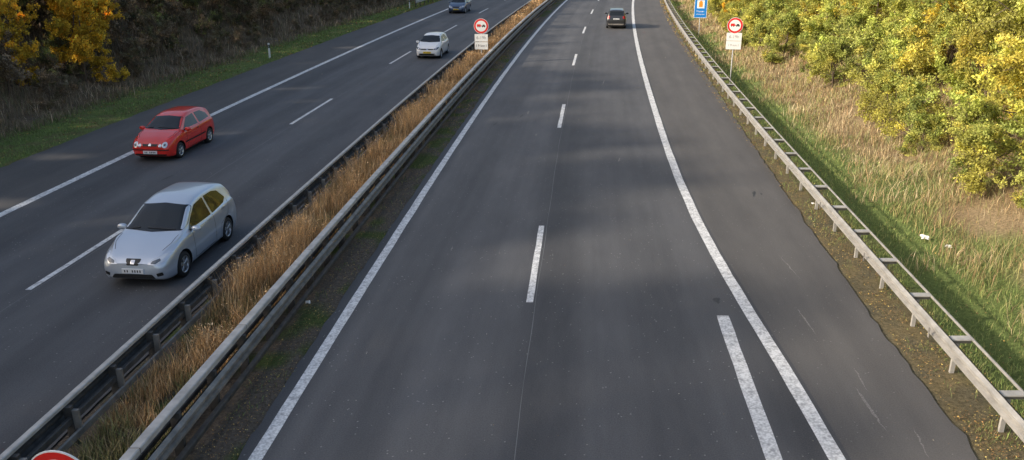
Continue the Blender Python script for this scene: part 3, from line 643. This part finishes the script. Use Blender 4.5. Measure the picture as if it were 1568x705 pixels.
def text(par,s,x,z,size,y,mat=M_sk):
    cu=bpy.data.curves.new('t','FONT'); cu.body=s; cu.size=size; cu.align_x='CENTER'; cu.align_y='CENTER'
    o=bpy.data.objects.new('lettering',cu); scene.collection.objects.link(o); dg=bpy.context.evaluated_depsgraph_get(); me=bpy.data.meshes.new_from_object(o.evaluated_get(dg)); bpy.data.objects.remove(o)
    me.materials.clear(); me.materials.append(mat); o=bpy.data.objects.new('lettering',me); scene.collection.objects.link(o); o.parent=par; o.location=(x,y,z); o.rotation_euler=(math.pi/2,0,0)
def overtaking(par,r,z):
    disc('disc_plate',r,-.01,z,M_sw,par,.02); disc('red_ring',r*.96,-.013,z,M_sr,par); disc('white_field',r*.72,-.016,z,M_sw,par)
    k=r*.6
    rect('truck_body',-k*.95,-k*.1,z-.12*k,z+.4*k,-.019,M_sr,par); rect('truck_cab',-k*.07,k*.08,z-.12*k,z+.2*k,-.019,M_sr,par)
    rect('car_glyph',k*.2,k*.95,z-.12*k,z+.12*k,-.019,M_sk,par); rect('car_roof_glyph',k*.35,k*.8,z+.12*k,z+.32*k,-.019,M_sk,par)
    for x in (-.7,-.3,.35,.8): disc('wheel_glyph',k*.1,-.021,z-.17*k,M_sk,par).location.x=x*k
s=empty('traffic_sign',(float(C(54))-5.95,54,0),-.05); overtaking(s,.47,2.36); pole(s,2.7)
rect('time_plate',-.42,.42,1.40,1.86,-.01,M_sw,s,.02); rect('length_plate',-.42,.42,.9,1.36,-.01,M_sw,s,.02); text(s,'6-19h',0,1.63,.27,-.014,M_sg); text(s,'I 9 km I',0,1.13,.22,-.014,M_sk)
s=empty('traffic_sign',(12.35,47,float(gz(9.1,47))),-.2); overtaking(s,.43,3.25); pole(s,3.5)
rect('time_plate',-.41,.41,2.42,2.85,-.01,M_sw,s,.02); rect('length_plate',-.41,.41,1.95,2.40,-.01,M_sw,s,.02); text(s,'6-19h',0,2.63,.24,-.014,M_sg); text(s,'I 9 km I',0,2.17,.18,-.014,M_sg)
s=empty('information_sign',(15.8,71.6,float(gz(9.8,71.6))),-.2); pole(s,3.0); rect('white_border',-.52,.52,1.42,3.1,-.01,M_sw,s,.02); rect('blue_panel',-.49,.49,1.45,3.07,-.013,M_sb,s)
rect('white_square',-.3,.3,2.2,2.85,-.016,M_sw,s); rect('orange_figure',-.15,.15,2.3,2.72,-.019,M_so,s); disc('orange_head',.1,-.022,2.72,M_so,s); text(s,'Wasser-',0,1.95,.2,-.016,M_sw); text(s,'schutzgebiet',0,1.72,.14,-.016,M_sw)
s=empty('traffic_sign',(-5.87,9.05,0),-.1); overtaking(s,.45,1.21); pole(s,1.4)
for (o_,y) in ((-20.65,56.7),(-20.75,96.3)):
    s=empty('marker_post',(float(C(y))+o_,y,float(gz(o_,y))),0)
    def prism(nm,z0,z1,mat,g=0):
        pr=[(-.06-g,-.05-g),(.06+g,-.05-g),(.05+g,.02),(0,.06+g),(-.05-g,.02)]; v=[(a,b,z) for z in (z0,z1) for a,b in pr]
        mesh_obj(nm,v,[(4,3,2,1,0),(5,6,7,8,9)]+[(i,(i+1)%5,5+(i+1)%5,5+i) for i in range(5)],mat,s)
    prism('post_body',-.2,1.0,M_sw); prism('black_band',.68,.88,M_sk,.004); rect('reflector',-.02,.02,.72,.84,-.057,M_lamp,s)
rg=np.random.RandomState(3)
v=[];f=[]
for (x,y_,sz) in ((11.3,21.3,.12),(11.6,20.6,.08),(9.3,24.4,.05),(-4.6,17.0,.06)):
    off=x-float(C(y_)); z0=float(gz(off,y_)); b=len(v)
    n=5
    for i in range(n):
        for j in range(n): v.append((x+(i/(n-1)-.5)*sz*1.4+rg.normal(0,.02),y_+(j/(n-1)-.5)*sz+rg.normal(0,.02),z0+.06+rg.uniform(0,.12)*sz/.1))
    for i in range(n-1):
        for j in range(n-1): f.append((b+i*n+j,b+(i+1)*n+j,b+(i+1)*n+j+1,b+i*n+j+1))
mesh_obj('paper_litter',v,f,M_sw)

# ---------------------------------------------------------------- light
el=math.radians(23); sd=Vector((-.95*math.cos(el),-.31*math.cos(el),math.sin(el))).normalized()
sun=bpy.data.lights.new('sun','SUN'); sun.energy=5.0; sun.angle=math.radians(2.0); sun.color=(1,.89,.74)
so=bpy.data.objects.new('sun',sun); scene.collection.objects.link(so); so.rotation_euler=sd.to_track_quat('Z','Y').to_euler(); so.location=(-40,-10,40)
w=bpy.data.worlds.new('World'); scene.world=w; w.use_nodes=True; nt=w.node_tree
sk=nt.nodes.new('ShaderNodeTexSky'); sk.sky_type='NISHITA'; sk.sun_disc=False; sk.sun_elevation=el; sk.sun_rotation=math.atan2(sd.x,sd.y); sk.air_density=1; sk.dust_density=4; sk.ozone_density=1
bg=nt.nodes['Background']; bg.inputs[1].default_value=.15
mx=nt.nodes.new('ShaderNodeMixRGB'); mx.blend_type='MULTIPLY'; mx.inputs[0].default_value=1; mx.inputs[2].default_value=(1.68,1.66,1.62,1)
nt.links.new(sk.outputs[0],mx.inputs[1]); nt.links.new(mx.outputs[0],bg.inputs[0])
scene.view_settings.view_transform='Standard'; scene.view_settings.look='None'; scene.view_settings.exposure=0

cam=bpy.data.cameras.new('camera'); co=bpy.data.objects.new('camera',cam); scene.collection.objects.link(co)
co.location=(0,0,7.9); co.rotation_euler=(math.radians(90-19.68),0,0); cam.sensor_width=36; cam.lens=36*1269/1568; cam.clip_end=3000; cam.clip_start=.1
scene.camera=co
